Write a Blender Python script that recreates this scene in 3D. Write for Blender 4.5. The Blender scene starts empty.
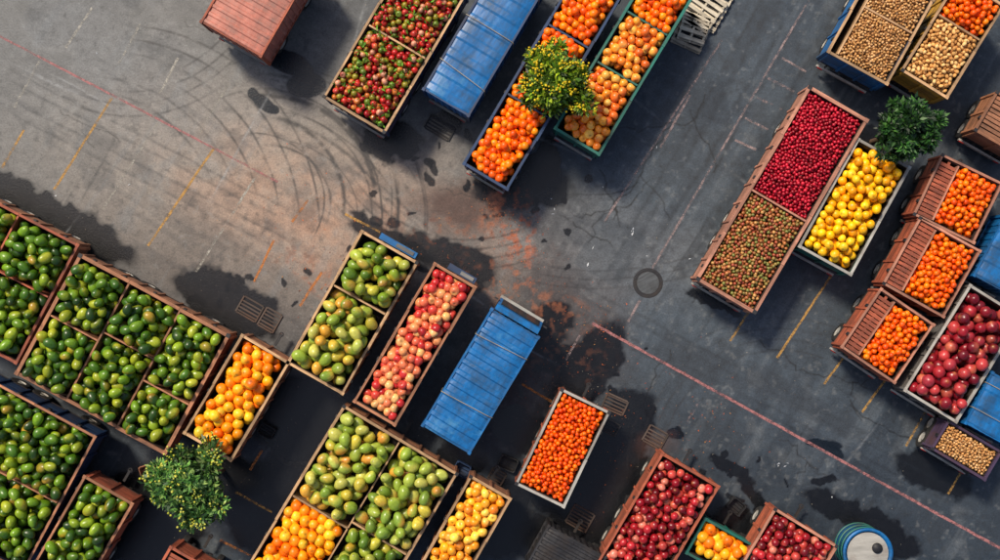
import bpy, math, random
import numpy as np
random.seed(7); RNG=np.random.default_rng(7)
H=45.0; M=0.04            # camera height, metres per survey unit on the ground
def P(px,py,h=0.0):       # plan survey -> metres, for a point measured at height h
    k=(H-h)/H
    return np.array([(px-500)*M*k,(280-py)*M*k])
def lin(c):
    c=c/255.0
    return c/12.92 if c<=0.04045 else ((c+0.055)/1.055)**2.4
def S(r,g,b,k=1.0): return (lin(r)*k,lin(g)*k,lin(b)*k)
scene=bpy.context.scene
col=scene.collection
# ------------------------------------------------------------------ materials
def newmat(name):
    m=bpy.data.materials.new(name); m.use_nodes=True
    nt=m.node_tree
    for n in list(nt.nodes): nt.nodes.remove(n)
    out=nt.nodes.new('ShaderNodeOutputMaterial'); b=nt.nodes.new('ShaderNodeBsdfPrincipled')
    nt.links.new(b.outputs[0],out.inputs[0])
    return m,nt,b,out
def attr(nt,name):
    a=nt.nodes.new('ShaderNodeAttribute'); a.attribute_name=name; return a
def noise(nt,vec,scale,detail=3,rough=0.6):
    n=nt.nodes.new('ShaderNodeTexNoise'); n.inputs['Scale'].default_value=scale
    n.inputs['Detail'].default_value=detail; n.inputs['Roughness'].default_value=rough
    if vec is not None: nt.links.new(vec,n.inputs['Vector'])
    return n.outputs['Fac']
def ramp(nt,fac,a,b):
    n=nt.nodes.new('ShaderNodeMapRange'); n.inputs['From Min'].default_value=a; n.inputs['From Max'].default_value=b
    nt.links.new(fac,n.inputs['Value']); return n.outputs[0]
def mix(nt,fac,a,b,mode='MIX'):
    n=nt.nodes.new('ShaderNodeMix'); n.data_type='RGBA'; n.blend_type=mode
    for sock,v in ((n.inputs[0],fac),(n.inputs[6],a),(n.inputs[7],b)):
        if isinstance(v,(float,int)): sock.default_value=v
        elif isinstance(v,tuple): sock.default_value=(v[0],v[1],v[2],1)
        else: nt.links.new(v,sock)
    return n.outputs[2]
def mmath(nt,op,a,b):
    n=nt.nodes.new('ShaderNodeMath'); n.operation=op
    for i,v in enumerate((a,b)):
        if isinstance(v,(float,int)): n.inputs[i].default_value=v
        else: nt.links.new(v,n.inputs[i])
    return n.outputs[0]
def bump(nt,b,h,strength,dist=0.02):
    n=nt.nodes.new('ShaderNodeBump'); n.inputs['Strength'].default_value=strength; n.inputs['Distance'].default_value=dist
    nt.links.new(h,n.inputs['Height']); nt.links.new(n.outputs[0],b.inputs['Normal'])
def surf(name,c,dirt=(0.06,0.045,0.035),amt=0.5,rough=0.6,metal=0.0,grain=(1.2,14,14),gamt=0.35,scuff=None):
    m,nt,b,out=newmat(name)
    pc=attr(nt,'pc').outputs['Vector']
    mp=nt.nodes.new('ShaderNodeMapping'); mp.inputs['Scale'].default_value=grain; nt.links.new(pc,mp.inputs['Vector'])
    g=noise(nt,mp.outputs[0],1.0,3,0.65)
    tc=nt.nodes.new('ShaderNodeTexCoord').outputs['Object']
    big=noise(nt,tc,0.9,5,0.75)
    t=attr(nt,'tint').outputs['Fac']
    dark=tuple(x*(1-gamt) for x in c); lite=tuple(min(1,x*(1+gamt)+0.01*gamt) for x in c)
    base=mix(nt,ramp(nt,g,0.3,0.7),dark,lite)
    tn=nt.nodes.new('ShaderNodeCombineColor')
    for i in range(3): nt.links.new(t,tn.inputs[i])
    base=mix(nt,1.0,base,tn.outputs[0],'MULTIPLY')
    d=mmath(nt,'MULTIPLY',ramp(nt,big,0.46,0.66),amt)
    base=mix(nt,d,base,dirt)
    if scuff:
        base=mix(nt,mmath(nt,'MULTIPLY',ramp(nt,big,0.44,0.30),0.55),base,scuff)
    nt.links.new(base,b.inputs['Base Color'])
    b.inputs['Roughness'].default_value=rough; b.inputs['Metallic'].default_value=metal
    bump(nt,b,g,0.3,0.012)
    return m
rust=(0.11,0.045,0.02)
MAT=dict(
 wood=surf('weathered_wood',S(158,106,76),(0.05,0.03,0.02),0.6,0.7),
 redwood=surf('red_brown_wood',S(160,82,56),(0.05,0.025,0.02),0.6,0.7),
 pinkwood=surf('faded_pink_wood',S(176,122,100),(0.07,0.04,0.03),0.5,0.7),
 tan=surf('tan_wood',S(178,142,104),(0.08,0.05,0.03),0.6,0.7),
 pale=surf('pale_wood',S(190,180,160),(0.12,0.09,0.06),0.6,0.8),
 blue=surf('blue_paint',S(10,96,158),(0.03,0.06,0.10),0.75,0.42,0,(0.8,5,5),0.25,S(80,140,176)),
 darkblue=surf('dark_blue_paint',S(30,56,92),(0.04,0.03,0.03),0.6,0.5,0,(1,8,8),0.2),
 teal=surf('teal_paint',S(22,100,88),(0.05,0.04,0.03),0.6,0.5,0,(1,8,8),0.2),
 purple=surf('purple_paint',S(62,48,72),rust,0.5,0.5,0,(1,8,8),0.2),
 yellow=surf('ochre_paint',S(186,140,46),rust,0.6,0.5,0,(1,8,8),0.2),
 grey=surf('grey_metal',S(112,110,108),rust,0.5,0.5,0.3,(1,8,8),0.2),
 lgrey=surf('light_grey_paint',S(158,156,150),rust,0.4,0.5,0.0,(1,8,8),0.2),
 container=surf('red_container_paint',S(178,108,92),(0.2,0.12,0.10),0.8,0.6,0,(0.8,4,4),0.25,S(196,150,136)),
 dark=surf('dark_steel',S(38,38,42),(0.05,0.035,0.025),0.5,0.6,0.2),
 liner=surf('dark_liner',S(46,36,30),(0.03,0.02,0.02),0.6,0.8),
 rubber=surf('tyre_rubber',S(26,26,27),(0.05,0.045,0.04),0.5,0.85),
 glass=surf('window_glass',S(20,28,34),(0.05,0.05,0.05),0.2,0.08,0,(1,1,1),0.1),
 lamp=surf('red_lamp_plastic',S(170,20,14),(0.05,0.02,0.02),0.3,0.3),
 rope=surf('rope_fibre',S(150,140,118),(0.1,0.08,0.06),0.5,0.9),
)
# ------------------------------------------------------------------ mesh builder
class MB:
    def __init__(s): s.v=[];s.f=[];s.m=[];s.t=[];s.p=[]
    def add(s,vs,fs,mat,tint=None,pc=None):
        o=len(s.v); 
        if tint is None: tint=random.uniform(0.7,1.25)
        off=np.array([random.uniform(0,50) for _ in range(3)])
        vs=np.array(vs,float)
        if pc is None:
            ext=vs.max(0)-vs.min(0); ax=np.argsort(-ext); pc=vs[:,ax]
        s.v.extend(vs.tolist()); s.p.extend((pc+off).tolist()); s.t.extend([tint]*len(vs))
        for f in fs: s.f.append([i+o for i in f]); s.m.append(mat)
    def box(s,c,d,mat,tint=None,rz=0,rx=0,ry=0):
        x,y,z=d[0]/2,d[1]/2,d[2]/2
        vs=np.array([(-x,-y,-z),(x,-y,-z),(x,y,-z),(-x,y,-z),(-x,-y,z),(x,-y,z),(x,y,z),(-x,y,z)],float)
        pc=vs[:,np.argsort(-np.array(d,float))]
        if rx: 
            a,b=math.cos(rx),math.sin(rx); vs=vs@np.array([[1,0,0],[0,a,b],[0,-b,a]])
        if ry:
            a,b=math.cos(ry),math.sin(ry); vs=vs@np.array([[a,0,-b],[0,1,0],[b,0,a]])
        if rz:
            a,b=math.cos(rz),math.sin(rz); vs=vs@np.array([[a,b,0],[-b,a,0],[0,0,1]])
        s.add(vs+np.array(c,float),[(0,3,2,1),(4,5,6,7),(0,1,5,4),(1,2,6,5),(2,3,7,6),(3,0,4,7)],mat,tint,pc)
    def lathe(s,c,prof,mat,axis='x',seg=20,tint=1.0):
        vs=[];fs=[]
        for (r,a) in prof:
            for k in range(seg):
                t=2*math.pi*k/seg
                if axis=='x': vs.append((c[0]+a,c[1]+r*math.cos(t),c[2]+r*math.sin(t)))
                else: vs.append((c[0]+r*math.cos(t),c[1]+r*math.sin(t),c[2]+a))
        n=len(prof)
        for i in range(n-1):
            for k in range(seg):
                k2=(k+1)%seg; fs.append((i*seg+k,i*seg+k2,(i+1)*seg+k2,(i+1)*seg+k))
        s.add(vs,fs,mat,tint)
    def extr(s,prof,x0,x1,mat,tint=1.0):   # profile (y,z)
        n=len(prof); vs=[(x0,y,z) for y,z in prof]+[(x1,y,z) for y,z in prof]
        fs=[tuple(range(n))[::-1],tuple(range(n,2*n))]+[(i,(i+1)%n,n+(i+1)%n,n+i) for i in range(n)]
        s.add(vs,fs,mat,tint)
    def tube(s,pts,rad,mat,seg=7,tint=1.0):
        pts=[np.array(p,float) for p in pts]; vs=[];fs=[]
        for i,p in enumerate(pts):
            d=pts[min(i+1,len(pts)-1)]-pts[max(i-1,0)]; d/=np.linalg.norm(d)+1e-9
            a=np.cross(d,(0.3,1,0.2)); a/=np.linalg.norm(a)+1e-9; b=np.cross(d,a)
            for k in range(seg):
                t=2*math.pi*k/seg; vs.append(p+(a*math.cos(t)+b*math.sin(t))*rad[i])
        for i in range(len(pts)-1):
            for k in range(seg):
                k2=(k+1)%seg; fs.append((i*seg+k,i*seg+k2,(i+1)*seg+k2,(i+1)*seg+k))
        s.add(vs,fs,mat,tint)
    def make(s,name,parent=None,loc=(0,0,0),rz=0,smooth=False):
        me=bpy.data.meshes.new(name); me.from_pydata(s.v,[],s.f)
        used=sorted(set(s.m)); 
        for k in used: me.materials.append(MAT[k])
        me.polygons.foreach_set('material_index',[used.index(k) for k in s.m])
        if smooth: me.polygons.foreach_set('use_smooth',[True]*len(s.f))
        a=me.attributes.new('tint','FLOAT','POINT'); a.data.foreach_set('value',s.t)
        a=me.attributes.new('pc','FLOAT_VECTOR','POINT'); a.data.foreach_set('vector',np.array(s.p).ravel())
        me.update(); ob=bpy.data.objects.new(name,me); col.objects.link(ob)
        ob.location=loc; ob.rotation_euler=(0,0,rz)
        if parent: ob.parent=parent
        return ob
def empty(name,loc,rz):
    e=bpy.data.objects.new(name,None); e.empty_display_size=0.5; col.objects.link(e)
    e.location=loc; e.rotation_euler=(0,0,rz); return e
def frame(c4,h):
    w=[P(x,y,h) for x,y in c4]
    c=sum(w)/4; f=(w[0]+w[1])/2-(w[2]+w[3])/2; L=np.linalg.norm(f); f/=L
    r=np.array([f[1],-f[0]])
    W=(abs(np.dot(w[1]-w[0],r))+abs(np.dot(w[2]-w[3],r)))/2
    return c,math.atan2(-f[0],f[1]),W,L     # local Y = forward
# ------------------------------------------------------------------ fruit
import bmesh
def ico(sub):
    bm=bmesh.new(); bmesh.ops.create_icosphere(bm,subdivisions=sub,radius=1)
    v=np.array([x.co[:] for x in bm.verts]); f=np.array([[q.index for q in p.verts] for p in bm.faces]); bm.free()
    return v/np.linalg.norm(v,axis=1)[:,None],f
ICO={k:ico(k) for k in (1,2,3)}
def fruit_mat(name,rough,sc,spec=0.5):
    m,nt,b,out=newmat(name)
    c=attr(nt,'fcol').outputs['Color']
    tc=nt.nodes.new('ShaderNodeTexCoord').outputs['Object']
    n=noise(nt,tc,sc,3,0.75)
    k=mmath(nt,'ADD',mmath(nt,'MULTIPLY',n,1.2),0.45)
    cc=nt.nodes.new('ShaderNodeCombineColor')
    for i in range(3): nt.links.new(k,cc.inputs[i])
    base=mix(nt,1.0,c,cc.outputs[0],'MULTIPLY'); nt.links.new(base,b.inputs['Base Color'])
    r=nt.nodes.new('ShaderNodeMapRange'); r.inputs['To Min'].default_value=rough-0.12; r.inputs['To Max'].default_value=rough+0.15
    nt.links.new(n,r.inputs['Value']); nt.links.new(r.outputs[0],b.inputs['Roughness'])
    b.inputs['Specular IOR Level'].default_value=spec
    return m
FM=dict(waxy=fruit_mat('waxy_fruit_skin',0.30,8,0.5),peel=fruit_mat('citrus_peel',0.36,12,0.4),matte=fruit_mat('dry_skin',0.7,14,0.3))
def cols(*a): return np.array([S(*x) for x in a])
K={
 'mango_dark':dict(d=11.5,shape='mango',sub=3,pal=cols((80,114,20),(104,140,28),(52,86,22),(68,106,26),(128,152,32),(62,98,18),(146,156,38),(40,66,20)),bl=cols((172,172,46),(148,158,38),(104,140,32),(180,136,44)),bp=0.55,mat='waxy'),
 'mango_mid':dict(d=12.5,shape='mango',sub=3,pal=cols((126,148,40),(152,166,56),(98,126,34),(168,174,70),(184,178,60),(88,118,34),(114,142,40)),bl=cols((208,194,70),(208,160,50),(164,172,64),(190,130,60)),bp=0.6,mat='waxy'),
 'mango_light':dict(d=13,shape='mango',sub=3,pal=cols((152,168,62),(170,180,80),(134,156,50),(182,180,82),(196,180,62),(116,142,50),(208,154,54),(138,160,54)),bl=cols((214,176,64),(204,130,52),(196,188,82),(214,140,60)),bp=0.6,mat='waxy'),
 'orange':dict(d=8.4,grid=1,shape='orange',sub=3,pal=cols((248,108,0),(242,92,0),(250,124,2),(236,82,2),(252,138,4)),bl=cols((252,154,10),(226,74,2)),bp=0.5,mat='peel'),
 'orange_small':dict(d=4.8,shape='orange',sub=2,pal=cols((248,98,0),(242,84,0),(250,114,2),(236,72,2)),bl=cols((250,136,10),(226,68,2)),bp=0.5,mat='peel'),
 'orange_mid':dict(d=6,shape='orange',sub=2,pal=cols((250,110,0),(244,94,0),(250,126,4),(236,82,2)),bl=cols((252,146,10),(226,68,2)),bp=0.5,mat='peel'),
 'orange_yellow':dict(d=11.5,grid=1,shape='orange',sub=3,pal=cols((250,148,6),(246,130,4),(250,170,18),(244,114,4),(250,188,38)),bl=cols((250,190,40),(240,110,6),(190,180,50)),bp=0.6,mat='peel'),
 'peach':dict(d=9.2,grid=1,shape='apple',sub=3,pal=cols((242,158,46),(240,142,36),(244,178,72),(234,124,32),(228,104,32)),bl=cols((230,90,30),(246,196,96),(232,116,40)),bp=0.7,mat='waxy'),
 'apple_pink':dict(d=9.6,grid=1,shape='apple',sub=3,pal=cols((206,66,52),(218,102,70),(190,46,44),(230,150,92),(222,118,78),(232,174,110),(180,38,40)),bl=cols((238,190,112),(186,38,40),(228,134,84),(206,74,60)),bp=0.8,mat='waxy'),
 'red_mix':dict(d=6.4,shape='apple',sub=3,pal=cols((176,26,24),(196,40,32),(146,16,24),(186,54,44),(200,110,44),(140,130,36),(206,140,110),(100,120,36)),bl=cols((214,150,60),(140,16,20),(200,60,50),(120,140,40)),bp=0.6,mat='waxy'),
 'yellow':dict(d=8.8,shape='orange',sub=3,pal=cols((252,190,8),(250,174,4),(252,204,30),(246,160,4),(248,186,20)),bl=cols((252,212,60),(240,150,6),(204,180,40)),bp=0.6,mat='peel'),
 'yellow_peach':dict(d=9.6,grid=1,shape='apple',sub=3,pal=cols((248,186,44),(246,168,30),(250,200,74),(242,150,26),(238,140,36)),bl=cols((248,206,96),(234,120,32),(232,150,52)),bp=0.7,mat='waxy'),
 'crimson':dict(d=3.7,shape='orange',sub=2,pal=cols((170,8,36),(152,4,30),(188,16,46),(136,4,26),(202,32,54)),bl=cols((202,38,64),(112,4,20)),bp=0.4,mat='waxy'),
 'mixed_small':dict(d=3.7,shape='orange',sub=2,pal=cols((158,90,50),(138,116,58),(170,104,54),(120,120,58),(166,74,50),(190,140,80),(142,70,44)),bl=cols((190,136,76),(116,116,56)),bp=0.5,mat='waxy'),
 'grain':dict(d=3.0,shape='orange',sub=1,pal=cols((212,160,98),(196,142,84),(220,174,120),(176,124,74)),bl=cols((218,180,130),(156,110,70)),bp=0.4,mat='matte'),
 'potato':dict(d=4.2,shape='mango',sub=2,pal=cols((224,172,104),(208,152,86),(230,188,124),(188,134,74)),bl=cols((232,194,130),(180,124,70)),bp=0.4,mat='matte'),
 'pomegranate':dict(d=12.0,shape='pom',sub=3,pal=cols((136,22,34),(116,14,28),(156,34,42),(98,12,26),(172,54,54),(146,40,50)),bl=cols((196,100,74),(90,8,20),(180,60,60)),bp=0.55,mat='waxy'),
 'pom_small':dict(d=8.6,shape='pom',sub=3,pal=cols((150,20,30),(130,12,26),(176,36,44),(104,10,22),(186,64,56),(210,120,100)),bl=cols((206,100,70),(96,8,20),(190,70,60)),bp=0.6,mat='waxy'),
}
def pack(x0,x1,y0,y1,zb,r,layers,mound,KC=44):
    A=(x1-x0)*(y1-y0); n=int(A/((2*r)**2*0.87)*layers)
    px=np.zeros(n);py=np.zeros(n);pz=np.zeros(n); D=2*r*0.93
    cxm,cym=(x0+x1)/2,(y0+y1)/2; hx,hy=(x1-x0)/2,(y1-y0)/2
    rr=r*0.9; lx=RNG.uniform(-.3,.3); ly=RNG.uniform(-.3,.3)
    for i in range(n):
        cx=RNG.uniform(x0+rr,x1-rr,KC); cy=RNG.uniform(y0+rr,y1-rr,KC)
        h=np.full(KC,zb+r*0.9)
        if i:
            d2=(cx[:,None]-px[None,:i])**2+(cy[:,None]-py[None,:i])**2
            hh=np.where(d2<D*D,pz[None,:i]+np.sqrt(np.maximum(D*D-d2,0)),-1)
            h=np.maximum(h,hh.max(1))
        u=(cx-cxm)/hx; v=(cy-cym)/hy
        m=mound*(1-abs(u-lx*0.3)**3)*(1-abs(v-ly*0.3)**4)
        j=np.argmin(h-m)
        px[i],py[i],pz[i]=cx[j],cy[j],h[j]
    return np.stack([px,py,pz],1)
def gridpack(x0,x1,y0,y1,top,r,mound):
    out=[]; W=x1-x0; Ly=y1-y0
    nx=max(2,int(round((W)/(2*r*0.97)))); dx=(W-2*r*0.95)/(nx-0.5); ny=max(2,int(round(Ly/(1.76*r)))); dy=(Ly-2*r*0.95)/(ny-1)
    ph=RNG.uniform(0,6,4)
    for layer in (0,1):
        for j in range(ny):
            for i in range(nx):
                x=x0+r*0.95+(i+0.5*((j+layer)%2))*dx+RNG.normal(0,0.13*r)+0.25*r*math.sin(j*0.7+ph[0]); y=y0+r*0.95+(j+0.5*(1-layer))*dy+RNG.normal(0,0.13*r)+0.3*r*math.sin(i*0.8+j*.3+ph[1])
                if layer and RNG.random()<0.05: continue
                x=min(max(x,x0+r*.85),x1-r*.85); y=min(max(y,y0+r*.85),y1-r*.85)
                u=2*(x-x0)/W-1; v=2*(y-y0)/Ly-1
                z=top-0.45*r-(0 if layer else 1.25*r)+mound*(1-abs(u)**2.5)*(1-abs(v)**4)+RNG.normal(0,0.16*r)+0.25*r*math.sin(x*2+ph[2])*math.sin(y*1.7+ph[3])
                out.append((x,y,z))
    for k in range(int(nx*ny*0.10)):
        q=out[RNG.integers(nx*ny,len(out))]; out.append((q[0]+dx*0.5,q[1]+dy*0.35,q[2]+1.1*r) if q[0]+dx*.5<x1-r*.8 and q[1]+dy*.35<y1-r*.8 else (q[0]-dx*.5,q[1]-dy*.35,q[2]+1.05*r))
    return np.array(out)
def rots(n,tilt=None):
    q=RNG.normal(size=(n,4)); q/=np.linalg.norm(q,axis=1)[:,None]
    w,x,y,z=q.T
    return np.stack([np.stack([1-2*(y*y+z*z),2*(x*y-z*w),2*(x*z+y*w)],1),np.stack([2*(x*y+z*w),1-2*(x*x+z*z),2*(y*z-x*w)],1),np.stack([2*(x*z-y*w),2*(y*z+x*w),1-2*(x*x+y*y)],1)],1)
def fruit_arrays(pos,kind,r):
    k=K[kind]; d,f=ICO[k['sub']]; n=len(pos); nv=len(d)
    ang=np.arccos(np.clip(d[:,2],-1,1)); ang2=math.pi-ang
    v=d.copy()
    pole=np.exp(-(ang/0.28)**2)
    if k['shape']=='apple':
        rr=1.02-0.34*np.exp(-(ang/0.38)**2)-0.16*np.exp(-(ang2/0.3)**2); v=d*rr[:,None]; v[:,:2]*=(1+0.06*d[:,2])[:,None]; v[:,2]*=0.93
    elif k['shape']=='orange':
        rr=1-0.07*np.exp(-(ang/0.3)**2); v=d*rr[:,None]; v[:,2]*=0.94
    elif k['shape']=='mango':
        v=d*np.array([0.9,0.82,1.2]); v[:,0]+=0.14*d[:,2]**2-0.05; v[:,:2]*=(1-0.12*d[:,2])[:,None]
    elif k['shape']=='pom':
        rr=1+0.22*np.exp(-(ang/0.2)**2)+0.03*np.cos(5*np.arctan2(d[:,1],d[:,0]))*np.sin(ang); v=d*rr[:,None]; v[:,2]*=0.92
    R=rots(n); sc=r*RNG.uniform(0.88,1.1,n)
    V=np.einsum('nij,vj->nvi',R,v)*sc[:,None,None]+pos[:,None,:]
    A=k['pal'][RNG.integers(0,len(k['pal']),n)]*RNG.uniform(0.78,1.15,(n,1))
    B=k['bl'][RNG.integers(0,len(k['bl']),n)]
    bd=RNG.normal(size=(n,3)); bd/=np.linalg.norm(bd,axis=1)[:,None]
    s=np.einsum('vj,nj->nv',d,bd)+RNG.normal(0,0.10,(n,nv))
    s=np.clip((s-0.0)/0.9,0,1)*(RNG.random((n,1))<k['bp'])*RNG.uniform(0.4,1,(n,1))
    C=A[:,None,:]*(1-s[...,None])+B[:,None,:]*s[...,None]
    pc=np.array(S(70,60,20)) if k['shape']!='pom' else np.array(S(170,110,60))
    pw=(pole*0.75)[None,:,None]; C=C*(1-pw)+pc*pw
    C*=RNG.uniform(0.92,1.06,(n,nv,1))
    F=(f[None]+ (np.arange(n)*nv)[:,None,None]).reshape(-1,3)
    return V.reshape(-1,3),F,C.reshape(-1,3)
def np_mesh(name,V,F,attrs,mats,smooth=True,midx=None,loc=(0,0,0),rz=0):
    me=bpy.data.meshes.new(name); k=F.shape[1]
    me.vertices.add(len(V)); me.vertices.foreach_set('co',V.astype(np.float32).ravel())
    me.loops.add(F.size); me.loops.foreach_set('vertex_index',F.astype(np.int32).ravel())
    me.polygons.add(len(F)); me.polygons.foreach_set('loop_start',np.arange(0,F.size,k,dtype=np.int32))
    me.update(calc_edges=True)
    if smooth: me.polygons.foreach_set('use_smooth',np.ones(len(F),bool))
    for nm,ty,val in attrs:
        a=me.attributes.new(nm,ty,'POINT')
        if ty=='FLOAT_COLOR':
            a.data.foreach_set('color',np.concatenate([np.clip(val,0,1),np.ones((len(val),1))],1).astype(np.float32).ravel())
        elif ty=='FLOAT_VECTOR': a.data.foreach_set('vector',val.astype(np.float32).ravel())
        else: a.data.foreach_set('value',val.astype(np.float32).ravel())
    for m in mats: me.materials.append(m)
    if midx is not None: me.polygons.foreach_set('material_index',midx.astype(np.int32))
    me.validate(); me.update()
    ob=bpy.data.objects.new(name,me); col.objects.link(ob); ob.location=loc; ob.rotation_euler=(0,0,rz); return ob
def leaf_fan(pos,size,colr):
    n=len(pos); R=rots(n)
    base=np.array([(0,-1,0),(0.38,0,0.12),(0,1,0),(-0.38,0,0.12)])
    V=np.einsum('nij,vj->nvi',R,base)*size[:,None,None]+pos[:,None,:]
    F=(np.array([[0,1,2,3]])[None]+(np.arange(n)*4)[:,None,None]).reshape(-1,4)
    C=np.repeat(colr[:,None,:],4,1).reshape(-1,3)
    return V.reshape(-1,3),F,C
def zbase(h,kind,low):
    r=K[kind]['d']/2*M*(H-h)/H; layers=2.3 if r>0.12 else 2.8
    return h-low+0.5*r-layers*1.75*r,r,layers
def heap(name,x0,x1,y0,y1,h,kind,loc,rz,low=0.05,mound=0.16,leaves=0):
    k=K[kind]; zb,r0,layers=zbase(h,kind,low)
    pos=gridpack(x0,x1,y0,y1,h-low,r0,mound*0.7) if k.get('grid') else pack(x0,x1,y0,y1,zb,r0,layers,mound)
    V,F,C=fruit_arrays(pos,kind,r0)
    ob=np_mesh(name,V,F,[('fcol','FLOAT_COLOR',C)],[FM[k['mat']]],loc=loc,rz=rz)
    if leaves:
        n=leaves; p=np.stack([RNG.uniform(x0,x1,n),RNG.uniform(y0,y1,n),np.zeros(n)],1)
        for i in range(n):
            d2=((pos[:,:2]-p[i,:2])**2).sum(1); q=d2<(r0*1.5)**2
            p[i,2]=(pos[q,2].max() if q.any() else h-low)+r0*0.8
        c=cols((70,120,30),(96,150,40),(50,96,26))[RNG.integers(0,3,n)]
        V,F,C=leaf_fan(p,RNG.uniform(0.05,0.12,n),c)
        np_mesh('loose_leaves',V,F,[('fcol','FLOAT_COLOR',C)],[FM['matte']],False,loc=loc,rz=rz)
    return pos
NAMES={'mango_dark':'pile_of_green_mangoes','mango_mid':'pile_of_green_mangoes','mango_light':'pile_of_ripening_mangoes','orange':'pile_of_oranges','orange_small':'pile_of_tangerines','orange_mid':'pile_of_oranges','orange_yellow':'pile_of_oranges','peach':'pile_of_peaches','apple_pink':'pile_of_apples','red_mix':'pile_of_red_apples','yellow':'pile_of_yellow_lemons','yellow_peach':'pile_of_yellow_peaches','crimson':'pile_of_cherries','mixed_small':'pile_of_red_and_green_berries','grain':'heap_of_grain','potato':'pile_of_potatoes','pomegranate':'pile_of_pomegranates','pom_small':'pile_of_pomegranates'}
# ------------------------------------------------------------------ vehicles
def wheel(mb,x,y,r=0.44,w=0.26,side=1):
    a=w/2
    mb.lathe((x,y,r),[(r*0.55,-a),(r*0.9,-a),(r,-a*0.7),(r,a*0.7),(r*0.9,a),(r*0.55,a)],'rubber')
    mb.lathe((x,y,r),[(r*0.55,-a*0.9),(r*0.5,-a*0.4),(0.12,-a*0.3),(0.1,-a*0.8),(0.001,-a*0.8)],'lgrey',seg=14)
    mb.lathe((x,y,r),[(r*0.55,a*0.9),(r*0.5,a*0.4),(0.12,a*0.3),(0.1,a*0.8),(0.001,a*0.8)],'lgrey',seg=14)
def chassis(root,W,L,floor,hitch=True):
    mb=MB(); z=floor-0.2
    for x in (-0.4,0.4): mb.box((x*min(1,W/2),0,z),(0.12,L*0.98,0.22),'dark')
    n=max(2,int(L/0.9))
    for i in range(n): mb.box((0,-L*0.45+i*L*0.9/(n-1),z+0.14),(W*0.9,0.08,0.06),'dark')
    mb.box((0,-L/2-0.04,0.55),(W*0.85,0.08,0.14),'lgrey')
    for x in (-1,1):
        mb.box((x*W*0.36,-L/2-0.09,0.56),(0.22,0.04,0.1),'lamp')
        mb.box((x*W*0.3,-L/2+0.06,0.75),(0.07,0.07,0.4),'dark')
    if hitch:
        mb.box((0,L/2+0.25,0.6),(0.1,0.5,0.1),'dark')
        mb.lathe((0,L/2+0.5,0.6),[(0.05,-0.03),(0.1,-0.03),(0.1,0.03),(0.05,0.03)],'dark','z',12)
    mb.make('chassis',root)
    mw=MB(); ys=[-L*0.28,-L*0.28+1.0,L*0.32] if L>4 else [-L*0.25,L*0.25]
    for y in ys:
        mw.lathe((0,y,0.42),[(0.06,-W*0.42),(0.06,W*0.42)],'dark',seg=10)
        for x in (-1,1): wheel(mw,x*(W/2-0.2),y,0.42)
    mw.make('wheels',root)
def side_wall(mb,axis,pos,a0,a1,z0,z1,t,mat,postmat,out,plank=0.2,posts=0.85,gap=0.014):
    n=max(2,round((z1-z0)/plank)); ph=(z1-z0)/n; L=a1-a0; c=(a0+a1)/2
    for i in range(n):
        j=random.uniform(-0.006,0.006); z=z0+ph*(i+0.5)
        if axis=='y': mb.box((pos-out*t/2+j,c,z),(t,L,ph-gap),mat)
        else: mb.box((c,pos-out*t/2+j,z),(L,t,ph-gap),mat)
    q=t+0.012
    if axis=='y': mb.box((pos-out*(q+0.01),c,(z0+z1)/2-0.01),(0.016,L-0.02,z1-z0-0.03),'liner')
    else: mb.box((c,pos-out*(q+0.01),(z0+z1)/2-0.01),(L-0.02,0.016,z1-z0-0.03),'liner')
    m=max(2,round(L/posts)+1)
    for i in range(m):
        a=a0+0.06+(L-0.12)*i/(m-1)
        if axis=='y': mb.box((pos+out*0.032,a,(z0+z1)/2-0.02),(0.05,0.09,z1-z0-0.01),postmat)
        else: mb.box((a,pos+out*0.032,(z0+z1)/2-0.02),(0.09,0.05,z1-z0-0.01),postmat)
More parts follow.
